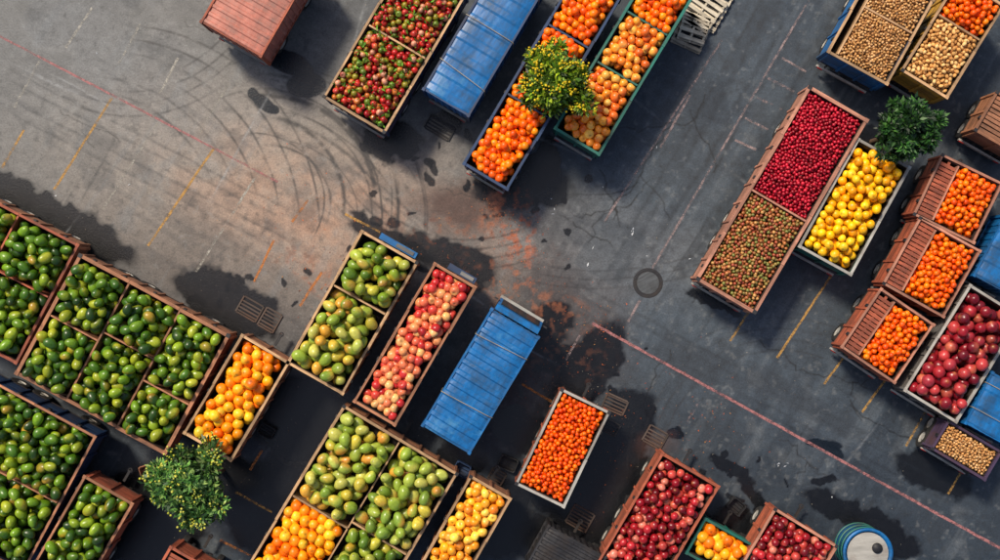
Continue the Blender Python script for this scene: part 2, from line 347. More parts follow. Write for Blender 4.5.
def fruit_truck(name,c4,wall='wood',rim='wood',comps=None,h=2.3,floor=1.0,rimw=0.10,head=None,low=0.05,mound=0.16,plank=0.2,leaves=0,post=None,ends=None):
    c,rz,W,L=frame(c4,h); root=empty(name,(c[0],c[1],0),rz); post=post or wall; ends=ends or wall
    hx,hy=W/2-0.045,L/2-0.045; t=0.05
    mb=MB()
    side_wall(mb,'y',hx,-hy,hy,floor,h-0.05,t,wall,post,1,plank); side_wall(mb,'y',-hx,-hy,hy,floor,h-0.05,t,wall,post,-1,plank)
    side_wall(mb,'x',hy,-hx+t,hx-t,floor,h-0.05,t,ends,post,1,plank); side_wall(mb,'x',-hy,-hx+t,hx-t,floor,h-0.05,t,ends,post,-1,plank)
    zr=h-0.02
    for s in (-1,1):
        nseg=max(1,round(L/2.2)); 
        for i in range(nseg):
            l=L/nseg; mb.box((s*(W/2-rimw/2)+random.uniform(-.014,.014),-L/2+l*(i+0.5),zr+random.uniform(-.008,.008)),(rimw*random.uniform(.85,1.1),l-0.012,0.06),rim,rz=random.uniform(-.009,.009))
        mb.box((0,s*(L/2-rimw/2),zr-0.004),(W-2*rimw-0.03,rimw,0.06),rim)
        for s2 in (-1,1): mb.box((s*(W/2-rimw/2),s2*(L/2-rimw/2),zr+0.035),(rimw+0.03,rimw+0.03,0.03),'dark' if random.random()<0.4 else rim)
        for y in np.arange(-L/2+0.6,L/2-0.4,1.3):
            mb.box((s*(W/2+0.02),y,h-0.16),(0.05,0.12,0.22),'dark')
    mb.box((0,0,floor-0.03),(W-0.06,L-0.06,0.06),'liner')
    ix,iy=W/2-0.125,L/2-0.125
    if comps:
        for (u0,u1,v0,v1,kind) in comps:
            x0=-ix+2*ix*u0; x1=-ix+2*ix*u1; y0=-iy+2*iy*v0; y1=-iy+2*iy*v1
            if u1<0.999: mb.box((x1,(y0+y1)/2,(h+floor)/2-0.0),(0.06,y1-y0-0.05,h-floor-0.04),rim)
            if v1<0.999: mb.box(((x0+x1)/2,y1,(h+floor)/2+0.005),(x1-x0-0.01,0.07,h-floor-0.03),rim)
            g=0.035
            bx0=x0+(g if u0>0 else 0); bx1=x1-(g if u1<1 else 0); by0=y0+(g if v0>0 else 0); by1=y1-(g if v1<1 else 0)
            if kind=='slats':
                for yy in np.arange(by0+0.08,by1-0.04,0.17): mb.box(((bx0+bx1)/2,yy,h-0.10+random.uniform(-.01,.01)),(bx1-bx0,0.13,0.03),wall,rz=random.uniform(-.015,.015))
                mb.box(((bx0+bx1)/2,(by0+by1)/2,h-0.16),(0.1,by1-by0,0.06),wall)
                continue
            if kind=='empty': continue
            zb,r,_=zbase(h,kind,low)
            mb.box(((bx0+bx1)/2,(by0+by1)/2,zb-0.03),(bx1-bx0-0.01,by1-by0-0.01,0.04),'liner')
            heap(NAMES[kind],bx0,bx1,by0,by1,h,kind,(c[0],c[1],0),rz,low,mound,leaves)
    mb.make('cargo_box',root)
    if head:
        m2=MB(); m2.box((W*0.1,L/2+0.16,(h+floor)/2-0.15),(W*0.6,0.2,h-floor-0.25),head); m2.box((W*0.1,L/2+0.16,h-0.25),(W*0.64,0.24,0.07),head,0.9)
        m2.box((W*0.22,L/2+0.16,h-0.2),(W*0.3,0.14,0.05),'grey'); m2.make('headboard',root)
    chassis(root,W,L,floor,hitch=not head)
    return root
def roof_sheet(mb,W,y0,y1,h,mat,amp=0.035,pitch=0.3,smoothw=0.03,seed=0,nx=16):
    ys=[];L=y1-y0; n=max(2,int(L/pitch)); 
    for i in range(n):
        a=y0+i*L/n; p=L/n
        ys+= [(a,0),(a+p*0.12,1),(a+p*0.42,1),(a+p*0.54,0)]
    ys.append((y1,0)); vs=[];fs=[]
    rr=np.random.default_rng(seed); ph=rr.uniform(0,6,4)
    xs=np.linspace(-W/2,W/2,nx+1)
    for (y,k) in ys:
        for x in xs:
            s=smoothw*(math.sin(x*2.3+y*1.1+ph[0])+0.7*math.sin(x*4.1-y*2.3+ph[1])+0.5*math.sin(y*5.1+ph[2]+x)+0.2*rr.uniform(-1,1))
            vs.append((x,y,h+amp*k+s-0.06*(2*x/W)**4))
    m=nx+1
    for j in range(len(ys)-1):
        for i in range(nx): fs.append((j*m+i,j*m+i+1,(j+1)*m+i+1,(j+1)*m+i))
    mb.add(vs,fs,mat,1.0,np.array(vs)[:,[1,0,2]])
def covered_truck(name,c4,mat='blue',h=2.6,floor=1.0,cab=0.0,amp=0.035,pitch=0.3,sw=0.02,edge=None,seed=1,ropes=0):
    c,rz,W,L=frame(c4,h); root=empty(name,(c[0],c[1],0),rz); edge=edge or mat
    mb=MB(); yb1=L/2-cab; yb0=-L/2; Lb=yb1-yb0; yc=(yb0+yb1)/2
    for s in (-1,1):
        mb.box((s*(W/2-0.04),yc,(h+floor)/2-0.05),(0.06,Lb-0.02,h-floor-0.1),mat,1)
        for y in np.arange(yb0+0.12,yb1-0.05,0.3): mb.box((s*(W/2+0.0),y,(h+floor)/2-0.08),(0.05,0.13,h-floor-0.2),mat,0.95)
        mb.box((s*(W/2-0.0),yc,h-0.04),(0.08,Lb,0.07),edge)
        mb.box((s*(W/2-0.0),yc,floor+0.02),(0.09,Lb,0.1),edge)
    for yy in (yb0,yb1):
        s=-1 if yy==yb0 else 1
        mb.box((0,yy-s*0.04,(h+floor)/2-0.05),(W-0.15,0.06,h-floor-0.12),mat,0.95)
        for x in np.arange(-W/2+0.2,W/2-0.1,0.28): mb.box((x,yy+s*0.005,(h+floor)/2-0.08),(0.12,0.05,h-floor-0.25),mat,0.9)
        mb.box((0,yy-s*0.02,h-0.035),(W-0.09,0.09,0.06),edge)
        for x in (-1,1): mb.box((x*(W/2),yy,(h+floor)/2),(0.12,0.12,h-floor+0.06),edge)
    roof_sheet(mb,W-0.05,yb0+0.03,yb1-0.03,h,mat,amp,pitch,sw,seed)
    mb.box((0,yc,floor-0.03),(W-0.1,Lb-0.1,0.06),'dark')
    for i in range(ropes):
        y=yb0+Lb*(i+0.6)/ropes; a=random.uniform(-.15,.15)
        mb.tube([(-W/2-0.06,y-a,floor+0.3),(-W/2-0.06,y-a,h+0.0),(-W/2+0.1,y-a*.8,h+amp+0.05),(0,y,h+amp+0.07),(W/2-0.1,y+a*.8,h+amp+0.05),(W/2+0.06,y+a,h),(W/2+0.06,y+a,floor+0.3)],[0.014]*7,'rope',5)
    mb.make('cargo_body',root)
    if cab:
        m2=MB(); a=yb1+0.08; b=L/2
        m2.extr([(a,0.55),(b,0.55),(b,1.35),(b-0.25,h-0.3),(b-0.45,h-0.16),(a,h-0.12)],-W/2+0.08,W/2-0.08,mat,1.15)
        m2.box((0,b-0.10,1.62+0.15),(W-0.4,0.03,0.75),'glass',rx=0.25)
        for s in (-1,1): m2.box((s*(W/2-0.07),(a+b)/2,1.7),(0.03,0.3,0.45),'glass'); m2.box((s*(W/2+0.06),b-0.1,1.7),(0.16,0.06,0.3),'dark')
        m2.box((0,b+0.05,0.6),(W-0.1,0.12,0.25),'lgrey')
        m2.make('cab',root)
    chassis(root,W,L,floor,hitch=not cab)
    return root
F1=lambda k:[(0,1,0,1,k)]
# --- top row
covered_truck('red_shipping_container_truck',[(252,-66),(314,-36),(262,54),(200,24)],'container',2.6,pitch=0.32,edge='redwood',sw=0.01)
fruit_truck('apple_truck',[(406,-44),(469,-9),(385,133),(322,98)],'purple','tan',[(0,1,0,0.52,'red_mix'),(0,1,0.52,1,'red_mix')],leaves=260,post='darkblue',ends='wood')
covered_truck('blue_covered_truck',[(504,-46),(552,-25),(470,113),(422,92)],'blue',2.4,pitch=0.7,amp=0.03,sw=0.012,edge='darkblue',seed=4,ropes=3)
fruit_truck('orange_truck',[(579,-33),(625,-8),(508,190),(462,165)],'darkblue','darkblue',[(0,1,0,0.36,'orange'),(0,1,0.36,0.72,'orange'),(0,1,0.72,1,'orange')],mound=0.22)
fruit_truck('peach_truck',[(650,-33),(697,-8),(600,155),(553,130)],'teal','teal',[(0,1,0,0.42,'peach'),(0,1,0.42,0.74,'peach'),(0,1,0.74,1,'orange')],mound=0.22)
# --- right
fruit_truck('cherry_and_berry_truck',[(808,86),(870,119),(756,312),(695,282)],'pinkwood','pinkwood',[(0,1,0,0.47,'mixed_small'),(0,1,0.47,1,'crimson')],h=2.4,low=0.12,mound=0.24,rimw=0.13)
fruit_truck('lemon_truck',[(857,140),(912,165),(852,275),(797,248)],'teal','lgrey',F1('yellow'),mound=0.22,post='teal')
fruit_truck('blue_grain_truck',[(873,-32),(936,-2),(888,84),(826,54)],'blue','tan',[(0,0.12,0,1,'empty'),(0.12,1,0,0.6,'grain'),(0.12,1,0.6,1,'grain')],h=2.5,plank=0.35)
fruit_truck('ochre_potato_truck',[(958,-22),(1006,4),(948,98),(900,72)],'yellow','tan',[(0,1,0,0.62,'potato'),(0,1,0.62,1,'orange_mid')],h=2.5)
fruit_truck('wooden_crate_trailer',[(996,92),(1048,118),(1025,158),(973,132)],'wood','wood',F1('slats'))
for cc in ([(942,155),(1004,182),(975,243),(912,216)],[(917,221),(984,246),(946,314),(880,288)],[(878,292),(938,320),(897,381),(838,350)]):
    fruit_truck('wooden_orange_trailer',cc,'redwood','pinkwood',[(0,0.28,0,1,'slats'),(0.28,1,0,1,'orange_mid')],rimw=0.09,mound=0.22)
covered_truck('blue_covered_trailer',[(1006,216),(1050,240),(1018,300),(975,274)],'blue',2.3,pitch=0.5)
fruit_truck('pomegranate_truck',[(968,286),(1024,314),(957,422),(903,392)],'grey','lgrey',F1('pomegranate'),mound=0.22,post='grey')
fruit_truck('purple_grain_trailer',[(948,421),(1003,450),(986,480),(930,450)],'purple','purple',F1('grain'),h=2.0,rimw=0.09)
covered_truck('blue_covered_trailer',[(992,373),(1044,400),(1016,450),(966,423)],'blue',2.3,pitch=0.6,sw=0.02,ropes=2)
# --- middle
fruit_truck('mango_truck',[(362,231),(418,261),(343,397),(286,361)],'wood','tan',[(0,1,0,0.6,'mango_light'),(0,1,0.6,1,'mango_mid')],head='blue',mound=0.2)
fruit_truck('pink_apple_truck',[(435,263),(476,286),(396,427),(352,401)],'wood','wood',F1('apple_pink'),head='darkblue',mound=0.2,post='grey')
covered_truck('blue_covered_truck',[(500,297),(545,325),(470,453),(422,425)],'blue',2.6,cab=0.55,pitch=0.42,amp=0.05,sw=0.015,seed=9,ropes=2)
fruit_truck('tangerine_trailer',[(562,388),(610,412),(565,508),(514,484)],'redwood','lgrey',F1('orange_small'),h=2.0,low=0.06,post='redwood')
# --- left
fruit_truck('mango_crate_truck',[(235,338),(161,452),(10,372),(84,255)],'wood','wood',[(0,0.5,0,0.33,'mango_dark'),(0.5,1,0,0.33,'mango_dark'),(0,0.42,0.33,0.68,'mango_dark'),(0.42,1,0.33,0.68,'mango_dark'),(0,0.6,0.68,1,'mango_dark'),(0.6,1,0.68,1,'mango_dark')],rimw=0.13,ends='redwood')
fruit_truck('orange_trailer',[(243,335),(289,361),(233,462),(181,433)],'wood','tan',F1('orange_yellow'),mound=0.2)
fruit_truck('mango_crate_truck',[(82,246),(14,363),(-106,300),(-38,183)],'wood','redwood',[(0,0.5,0.0,0.5,'mango_dark'),(0.5,1,0,0.5,'mango_dark'),(0,0.45,0.5,1,'mango_dark'),(0.45,1,0.5,1,'mango_dark')])
fruit_truck('mango_crate_truck',[(98,437),(22,572),(-101,506),(-25,371)],'darkblue','wood',[(0,0.5,0,1,'mango_dark'),(0.5,1,0,1,'mango_dark')],rimw=0.09)
fruit_truck('mango_trailer',[(84,475),(134,503),(84,590),(34,562)],'redwood','wood',F1('mango_dark'))
fruit_truck('wooden_crate_trailer',[(170,546),(215,570),(195,605),(150,581)],'redwood','redwood',F1('slats'))
# --- bottom
fruit_truck('mixed_fruit_truck',[(342,407),(460,471),(357,643),(239,579)],'wood','tan',[(0,0.5,0,0.48,'orange_yellow'),(0.5,1,0,0.52,'mango_mid'),(0,0.5,0.48,1,'mango_light'),(0.5,1,0.52,1,'mango_light')],mound=0.18)
fruit_truck('yellow_peach_truck',[(470,475),(512,498),(462,586),(420,563)],'wood','tan',F1('yellow_peach'),mound=0.18)
covered_truck('dark_covered_trailer',[(548,527),(606,556),(585,594),(527,565)],'dark',2.2,pitch=0.26,amp=0.05)
fruit_truck('pomegranate_truck',[(662,452),(720,486),(650,605),(592,571)],'redwood','redwood',F1('pom_small'),mound=0.22)
fruit_truck('teal_orange_trailer',[(705,517),(757,546),(737,582),(685,553)],'teal','teal',F1('orange_yellow'),h=2.0)
fruit_truck('pomegranate_truck',[(775,507),(838,546),(798,612),(735,573)],'redwood','pinkwood',F1('pom_small'))
# round tank
tk=MB(); c=P(868,553,1.5)
tk.lathe((0,0,0),[(0.001,0.02),(0.86,0.02),(0.88,0.1),(0.9,1.42),(0.97,1.44),(0.97,1.52),(0.86,1.52),(0.84,1.40),(0.6,1.36),(0.55,1.42),(0.2,1.44),(0.001,1.44)],'blue','z',40)
for i in range(3): tk.lathe((0,0,0.3+0.4*i),[(0.9,-0.03),(0.94,-0.02),(0.94,0.02),(0.9,0.03)],'teal','z',40)
tk.lathe((0,0,0),[(0.80,1.47),(0.55,1.49),(0.25,1.5),(0.001,1.5)],'lgrey','z',40)
tk.lathe((0.35,0.2,0),[(0.2,1.49),(0.2,1.56),(0.001,1.57)],'dark','z',20)
tk.make('round_water_tank',None,(c[0],c[1],0),0,True)
# ------------------------------------------------------------------ pallets, grates, clutter
def pallet(px,py,w,l,rz,z=0.0,mat='pale',name='wooden_pallet',tilt=0):
    mb=MB(); n=max(4,int(l/0.26))
    for i in range(n): mb.box((random.uniform(-.02,.02),-l/2+l*(i+0.5)/n,0.13),(w,l/n*0.5,0.03),mat,rz=random.uniform(-.02,.02))
    for x in (-w/2+0.06,0,w/2-0.06): mb.box((x,0,0.065),(0.08,l,0.09),mat)
    for y in (-l/2+0.06,0,l/2-0.06): mb.box((0,y,0.01),(w,0.1,0.02),mat)
    c=P(px,py,z+0.1); o=mb.make(name,None,(c[0],c[1],z),rz); o.rotation_euler=(tilt,0,rz); return o
pallet(708,6,1.5,1.7,-0.52,0.02); pallet(702,10,1.4,1.6,-0.62,0.19); pallet(692,32,1.3,1.4,-0.42,0.02); pallet(694,28,1.1,1.2,-0.3,0.19)
def grate(px,py,w,l,rz,mat='dark',name='drain_grate'):
    mb=MB()
    for x in (-w/2,w/2): mb.box((x,0,0.03),(0.06,l,0.06),mat)
    for y in (-l/2,l/2): mb.box((0,y,0.03),(w-0.07,0.06,0.055),mat)
    for i in range(int(l/0.14)): mb.box((0,-l/2+0.1+i*0.14,0.03),(w-0.07,0.06,0.04),mat)
    c=P(px,py); mb.make(name,None,(c[0],c[1],0.0),rz)
A60=-0.52
MAT['iron']=surf('rusty_iron',S(78,66,60),rust,0.6,0.7,0.2)
grate(250,309,0.9,0.7,A60,'iron'); grate(270,320,0.7,0.8,A60,'iron'); grate(615,404,0.9,0.6,A60+0.1,'iron'); grate(612,428,0.5,0.5,A60); grate(655,437,0.8,0.7,A60,'iron','wooden_slat_panel'); grate(580,518,0.9,0.8,A60,'iron'); grate(497,476,0.6,0.5,A60,'iron'); grate(440,128,1.1,0.6,A60)
def small_crate(px,py,w,l,hh,rz,mat='wood'):
    mb=MB()
    for k in range(3):
        z=0.06+hh*(k+0.4)/3
        for s in (-1,1):
            mb.box((s*w/2,0,z),(0.025,l,hh/3-0.03),mat); mb.box((0,s*l/2,z),(w-0.03,0.025,hh/3-0.03),mat)
    for s in (-1,1):
        for t in (-1,1): mb.box((s*(w/2-0.03),t*(l/2-0.03),hh/2+0.03),(0.05,0.05,hh+0.04),mat)
    for i in range(4): mb.box((0,-l/2+l*(i+.5)/4,0.03),(w-0.03,l/4-0.03,0.02),mat)
    c=P(px,py); mb.make('empty_wooden_crate',None,(c[0],c[1],0),rz)
for a in [(508,462,.7,.5,.35,-.4,'dark'),(632,502,.6,.5,.3,-.2,'dark'),(462,468,.6,.5,.4,-.5,'darkblue'),(150,470,.6,.5,.3,.3,'wood'),(268,430,.6,.45,.3,-.5,'dark'),(735,505,.6,.5,.3,-.7,'dark')]: small_crate(*a)
# manhole
mh=MB(); c=P(648,283)
mh.lathe((0,0,0),[(0.60,0.001),(0.59,0.016),(0.50,0.018),(0.49,0.008),(0.46,0.008),(0.45,0.014),(0.001,0.014)],'dark','z',40)
MAT['cover']=surf('worn_iron_cover',S(74,78,82),(0.03,0.03,0.03),0.6,0.6)
mh.lathe((0,0,0),[(0.44,0.017),(0.001,0.018)],'cover','z',40)
for i in range(-3,4):
    w=2*math.sqrt(0.42**2-(i*0.12)**2); mh.box((0,i*0.12,0.022),(w,0.03,0.008),'cover',1.1)
mh.make('manhole_cover',None,(c[0],c[1],0.0),0.5)
# ------------------------------------------------------------------ trees
def leafmat():
    m,nt,b,out=newmat('leaf'); c=attr(nt,'fcol').outputs['Color']; nt.links.new(c,b.inputs['Base Color']); b.inputs['Roughness'].default_value=0.5
    tr=nt.nodes.new('ShaderNodeBsdfTranslucent'); nt.links.new(c,tr.inputs[0]); ms=nt.nodes.new('ShaderNodeMixShader'); ms.inputs[0].default_value=0.25
    nt.links.new(b.outputs[0],ms.inputs[1]); nt.links.new(tr.outputs[0],ms.inputs[2]); nt.links.new(ms.outputs[0],out.inputs[0]); return m
LM=leafmat()
MAT['bark']=surf('bark',S(92,70,52),(0.03,0.02,0.02),0.5,0.9)
def tree(name,base,top,ht,R,pal,flowers,seed,fpal=None):
    rg=np.random.default_rng(seed)
    b=P(*base); t=P(top[0],top[1],ht); root=empty(name,(b[0],b[1],0),0)
    dx,dy=t[0]-b[0],t[1]-b[1]; cz=ht-0.5*R
    mb=MB(); zs=np.linspace(0,ht-R*0.9,6); pts=[(dx*(z/ht)**1.5+0.03*math.sin(z*3),dy*(z/ht)**1.5,z) for z in zs]
    mb.tube(pts,np.linspace(0.12,0.08,6),'bark',9)
    cl=[]
    for i in range(92):
        while True:
            u=rg.uniform(-1,1,3)
            if 0.25<np.linalg.norm(u)<1: break
        ang=math.atan2(u[1],u[0]); rad=R*(0.84+0.17*math.sin(3*ang+seed)+0.12*math.sin(7*ang))
        cl.append((dx+u[0]*rad,dy+u[1]*rad,cz+u[2]*R*0.62))
    for q in cl[::5]+cl[1:10]:
        s=np.array(pts[-1 if q[2]>cz else -2]); e=np.array(q); m1=(s*0.55+e*0.45)+rg.normal(0,0.08,3)-np.array([0,0,0.1])
        mb.tube([s,m1,e],[0.06,0.035,0.012],'bark',6)
    mb.make('trunk_and_limbs',root,smooth=True)
    P_,C_,N_=[],[],[]
    for q in cl:
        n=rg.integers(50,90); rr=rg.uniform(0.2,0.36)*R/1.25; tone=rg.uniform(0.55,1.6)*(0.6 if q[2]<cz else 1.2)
        d=rg.normal(size=(n,3)); d/=np.linalg.norm(d,axis=1)[:,None]; d[:,2]=np.abs(d[:,2])*0.9-0.15
        P_.append(np.array(q)+d*rr*rg.uniform(0.4,1.1,(n,1))); N_.append(d)
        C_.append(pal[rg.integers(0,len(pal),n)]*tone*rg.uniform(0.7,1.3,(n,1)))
    pp=np.concatenate(P_);cc=np.concatenate(C_);nn=np.concatenate(N_); n=len(pp)
    a=nn+rg.normal(0,0.35,(n,3)); a/=np.linalg.norm(a,axis=1)[:,None]
    w=np.cross(a,rg.normal(0,0.5,(n,3))+np.array([0,0,1.0])); w/=np.linalg.norm(w,axis=1)[:,None]+1e-6
    s=rg.uniform(0.08,0.19,(n,1)); up=np.cross(w,a)
    V=np.stack([pp-a*s*0.3,pp+w*s*0.36+a*s*0.3+up*s*0.1,pp+a*s*1.3,pp-w*s*0.36+a*s*0.3+up*s*0.1],1).reshape(-1,3)
    F=(np.array([[0,1,2,3]])[None]+(np.arange(n)*4)[:,None,None]).reshape(-1,4)
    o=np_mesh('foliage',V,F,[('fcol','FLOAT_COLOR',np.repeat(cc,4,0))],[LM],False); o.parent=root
    if flowers:
        # blossom heads sit on the outermost leaves, in loose clusters
        cell={}
        for v in V:
            key=(int(math.floor(v[0]/0.09)),int(math.floor(v[1]/0.09)))
            if key not in cell or v[2]>cell[key][2]: cell[key]=v
        tops=np.array(list(cell.values())); cen=tops[rg.integers(0,len(tops),int(flowers))]; P2=[]
        for q in cen:
            d2=((tops[:,:2]-q[:2])**2).sum(1); near=tops[d2<0.17**2]
            for v in near:
                if rg.random()<0.5: P2.append(v+np.array([rg.normal(0,.025),rg.normal(0,.025),0.03]))
        p2=np.array(P2); d,f=ICO[1]; n=len(p2); sc=rg.uniform(0.028,0.055,(n,1,1))
        V2=(d[None]*sc*np.array([1,1,0.55])+p2[:,None,:]).reshape(-1,3); F2=(f[None]+(np.arange(n)*len(d))[:,None,None]).reshape(-1,3)
        c2=np.repeat(fpal[rg.integers(0,len(fpal),n)],len(d),0)
        o=np_mesh('yellow_flowers',V2,F2,[('fcol','FLOAT_COLOR',c2)],[LM],False); o.parent=root
YG=cols((86,116,20),(112,142,28),(58,90,18),(138,156,34),(40,64,16)); DG=cols((36,74,30),(48,92,36),(28,58,28),(66,110,44),(24,50,26))
tree('flowering_tree',(564,100),(553,77),4.3,1.42,YG,48,3,cols((226,196,16),(236,212,36),(208,176,12)))
tree('flowering_tree',(222,470),(183,487),4.0,1.55,cols((76,118,50),(96,140,62),(50,88,40),(36,66,34),(130,156,82)),38,5,cols((206,204,70),(222,218,96),(180,184,56)))
tree('green_tree',(872,142),(912,127),3.8,1.2,DG,0,8)
# ------------------------------------------------------------------ ground
TAB=np.random.default_rng(11).random((256,256))
def vn(x,y):
    xi=np.floor(x).astype(int); yi=np.floor(y).astype(int); fx=x-xi; fy=y-yi
    fx=fx*fx*(3-2*fx); fy=fy*fy*(3-2*fy)
    g=lambda a,b:TAB[a%256,b%256]
    return (g(xi,yi)*(1-fx)+g(xi+1,yi)*fx)*(1-fy)+(g(xi,yi+1)*(1-fx)+g(xi+1,yi+1)*fx)*fy
def fbm(x,y,sc,o=4,off=0.0):
    v=0;a=1;t=0
    for i in range(o):
        v=v+a*vn(x/sc*2**i+off+i*17.3,y/sc*2**i+off*1.7+i*9.1); t+=a; a*=0.55
    return v/t
def axis(a,b,step,far):
    f=np.arange(a,b+step/2,step); e=[];d=step
    x=b
    while x<far: d*=1.5; x+=d; e.append(x)
    e=np.array(e); lo=a-(e-b); return np.concatenate([lo[::-1],f,e])
gx=axis(-21.5,21.5,0.038,700); gy=axis(-12.5,12.5,0.038,700)
X,Y=np.meshgrid(gx,gy); U=X/M+500; Vv=280-Y/M          # survey units
Uc=np.clip(U,-200,1200); Vc=np.clip(Vv,-200,760)
wx=(fbm(Uc,Vc,60,4,3)-0.5)*46; wy=(fbm(Uc,Vc,60,4,31)-0.5)*46
fx=(fbm(Uc,Vc,12,4,7)-0.5)*16; fy=(fbm(Uc,Vc,12,4,77)-0.5)*16
n1=fbm(Uc,Vc,120,5,5); n2=fbm(Uc,Vc,26,4,15); n3=fbm(Uc,Vc,6,3,25); n4=fbm(Uc,Vc,50,5,65)
s1=fbm(Uc*0.51-Vc*0.86,(Uc*0.86+Vc*0.51)*9,90,4,41)
s2=fbm((Uc*0.86+Vc*0.51),(Uc*0.51-Vc*0.86)*9,90,4,51)
def blob(cx,cy,rx,ry,ang=0,soft=0.25,w=1.0):
    a=math.radians(ang); dx=Uc+wx*w*0.6+fx*w-cx; dy=Vc+wy*w*0.6+fy*w-cy
    u=dx*math.cos(a)+dy*math.sin(a); v=-dx*math.sin(a)+dy*math.cos(a)
    d=np.sqrt((u/rx)**2+(v/ry)**2); return np.clip((1+soft-d)/(2*soft),0,1)
def ss(t): t=np.clip(t,0,1); return t*t*(3-2*t)
C=np.zeros(X.shape+(3,)); C[:]=S(38,47,57)
def lay(a,c):
    global C
    C=C*(1-a[...,None])+np.array(c)*a[...,None]
lay(ss((n1-0.35)*2.5)*0.5,S(56,66,76))
lay(blob(170,140,280,160,12,0.6)*0.85,S(119,116,112))
lay(blob(300,200,160,80,12,0.7)*0.7,S(156,140,125))
lay(blob(480,235,170,45,8,0.7)*0.65,S(142,131,122))
lay(blob(60,40,150,60,20,0.7)*0.4,S(98,104,110))
lay(blob(640,230,110,130,30,0.8)*0.5,S(82,93,103))
lay(blob(760,330,180,60,28,0.8)*0.42,S(74,85,96))
lay(blob(740,60,70,110,30,0.7)*0.4,S(72,84,96))
lay(blob(840,440,120,40,28,0.8)*0.4,S(64,74,85))
lay(blob(330,215,120,45,15,0.8)*0.6*ss(n2*1.8-0.3),S(160,114,84))
lay(blob(520,290,80,45,30,0.8)*0.35*ss(n2*2-0.5),S(104,80,66))
lay(blob(210,290,120,40,28,0.7)*0.5,S(74,60,52))
lay(ss((s1-0.5)*5)*0.35*np.clip(1.2-abs(Uc-720)/350,0,1),S(28,35,44))
lay(ss((s2-0.52)*5)*0.25,S(36,42,50))
lay(ss((0.42-s1)*5)*0.22,S(104,111,117))
lay(ss((n2-0.60)*5)*0.35,S(38,43,49)); lay(ss((0.38-n2)*5)*0.22,S(110,114,117)); lay(ss((n4-0.58)*9)*0.35,S(36,41,48)); lay(ss((n3-0.64)*6)*0.35,S(38,40,44)); lay(ss((0.34-n3)*6)*0.25,S(124,126,126))
wet=ss((n4-0.5)*6)*0.35
def stain_and_shade(cx,cy,rx,ry,ang=0,s=0.93,c=(17,17,19),soft=0.09,w=1.0,wt=0.85):  # dark patches: wet stains, plus shade by crates and trucks painted into the ground
    global wet
    a=blob(cx,cy,rx,ry,ang,soft,w)*s; lay(a,S(*c)); wet=np.maximum(wet,a*wt)
INK=(.96,(12,20,28),.06,0.25,.85)
lay(blob(470,205,50,24,0,0.4)*0.8,S(70,46,38))
lay(blob(545,350,60,70,28,0.6)*0.7,S(54,44,41))
for a in [(520,185,50,26,8),(540,165,14,34,20),(390,145,34,20,20),(445,128,22,16,0),(306,84,20,14,0)+INK,(285,60,30,12,20)+INK,(262,104,15,7,35)+INK,(252,95,6,6,0)+INK,(272,110,6,5,0)+INK,  # includes painted shade below the end of the blue truck
  (40,215,110,26,28),(230,305,60,28,30),(450,262,50,24,25),(585,372,26,62,28),(548,330,20,30,20),(615,440,30,60,28),(600,500,50,40,0),(522,432,30,26,0),(565,465,26,60,30),(560,362,30,16,0),  # leading pair is painted shade along the left crates, the rest are stains
  (825,445,18,5,10,.95)+INK[1:],(836,452,10,4,30,.95)+INK[1:],(832,483,12,6,0),(675,433,9,6,10)+INK,(730,470,26,6,30),(760,500,30,9,40),(735,520,26,14,0),(640,470,14,20,0),(500,520,36,40,0),(300,420,60,40,28),(205,470,60,30,20),(150,515,60,50,0),(270,500,40,50,30),(330,480,20,60,30),
  (870,140,20,12,0),(715,305,30,8,28),(455,455,30,16,20),(560,540,50,24,0),(860,520,60,14,28),(690,530,20,30,0),(395,240,50,12,30),(340,300,10,40,30),(930,470,40,20,20)]:
    stain_and_shade(*a)
for i in range(110):
    cx,cy=[(520,205),(560,380),(620,470),(430,150),(720,490),(240,300),(400,240),(650,520),(600,400)][i%9]; 
    stain_and_shade(cx+RNG.normal(0,36),cy+RNG.normal(0,26),RNG.uniform(2,8),RNG.uniform(2,5),RNG.uniform(0,90),0.9,w=0.6)
lay(blob(495,205,9,26,12,0.6)*ss(n3*2-0.5)*0.85,S(152,94,66)); lay(blob(518,235,14,32,-10,0.8)*ss(n3*4-1.95)*0.8,S(180,90,48)); lay(blob(470,232,60,14,10,0.8)*ss(n3*4-2.0)*0.5,S(132,82,58))
lay(blob(545,352,40,36,20,0.8)*ss(n3*4-2.15)*0.55,S(106,68,50)); lay(blob(330,280,50,14,30,0.8)*ss(n3*3-1.4)*0.65,S(150,90,56)); lay(blob(522,292,46,16,20,0.8)*ss(n3*4-2.0)*0.7,S(146,90,62)); lay(blob(655,440,16,12,0,.6)*0.5,S(84,56,46))
def tyre(cx,cy,r,a0,a1,w=2.2,s=0.6,ecc=1.0,c=(34,32,34)):
    dx=Uc-cx+wx*0.07; dy=(Vc-cy+wy*0.07)*ecc; R=np.hypot(dx,dy); th=np.degrees(np.arctan2(dy,dx))
    th=np.where(th<a0-40,th+360,th); win=ss((th-a0)/14)*ss((a1-th)/14)
    tr=0.75+0.25*np.cos((R-r)/w*3.0)
    l=np.exp(-((R-r)/w)**4)*tr*win*s*ss(n3*1.6+0.05)*ss(n4*2.2-0.25)*1.3; lay(np.clip(l,0,0.8),S(*c))
for r,s,w in [(62,.5,1.5),(70,.6,1.2),(84,.7,2.6),(90,.5,1.0),(103,.5,1.3),(112,.8,3.0),(119,.7,1.4),(133,.5,1.2),(141,.7,2.6),(149,.5,1.0),(160,.5,1.4),(172,.4,1.2)]:
    tyre(258+RNG.uniform(-12,12),210+RNG.uniform(-12,12),r,RNG.uniform(-135,-70),RNG.uniform(-10,50),w,s,RNG.uniform(0.9,1.2))
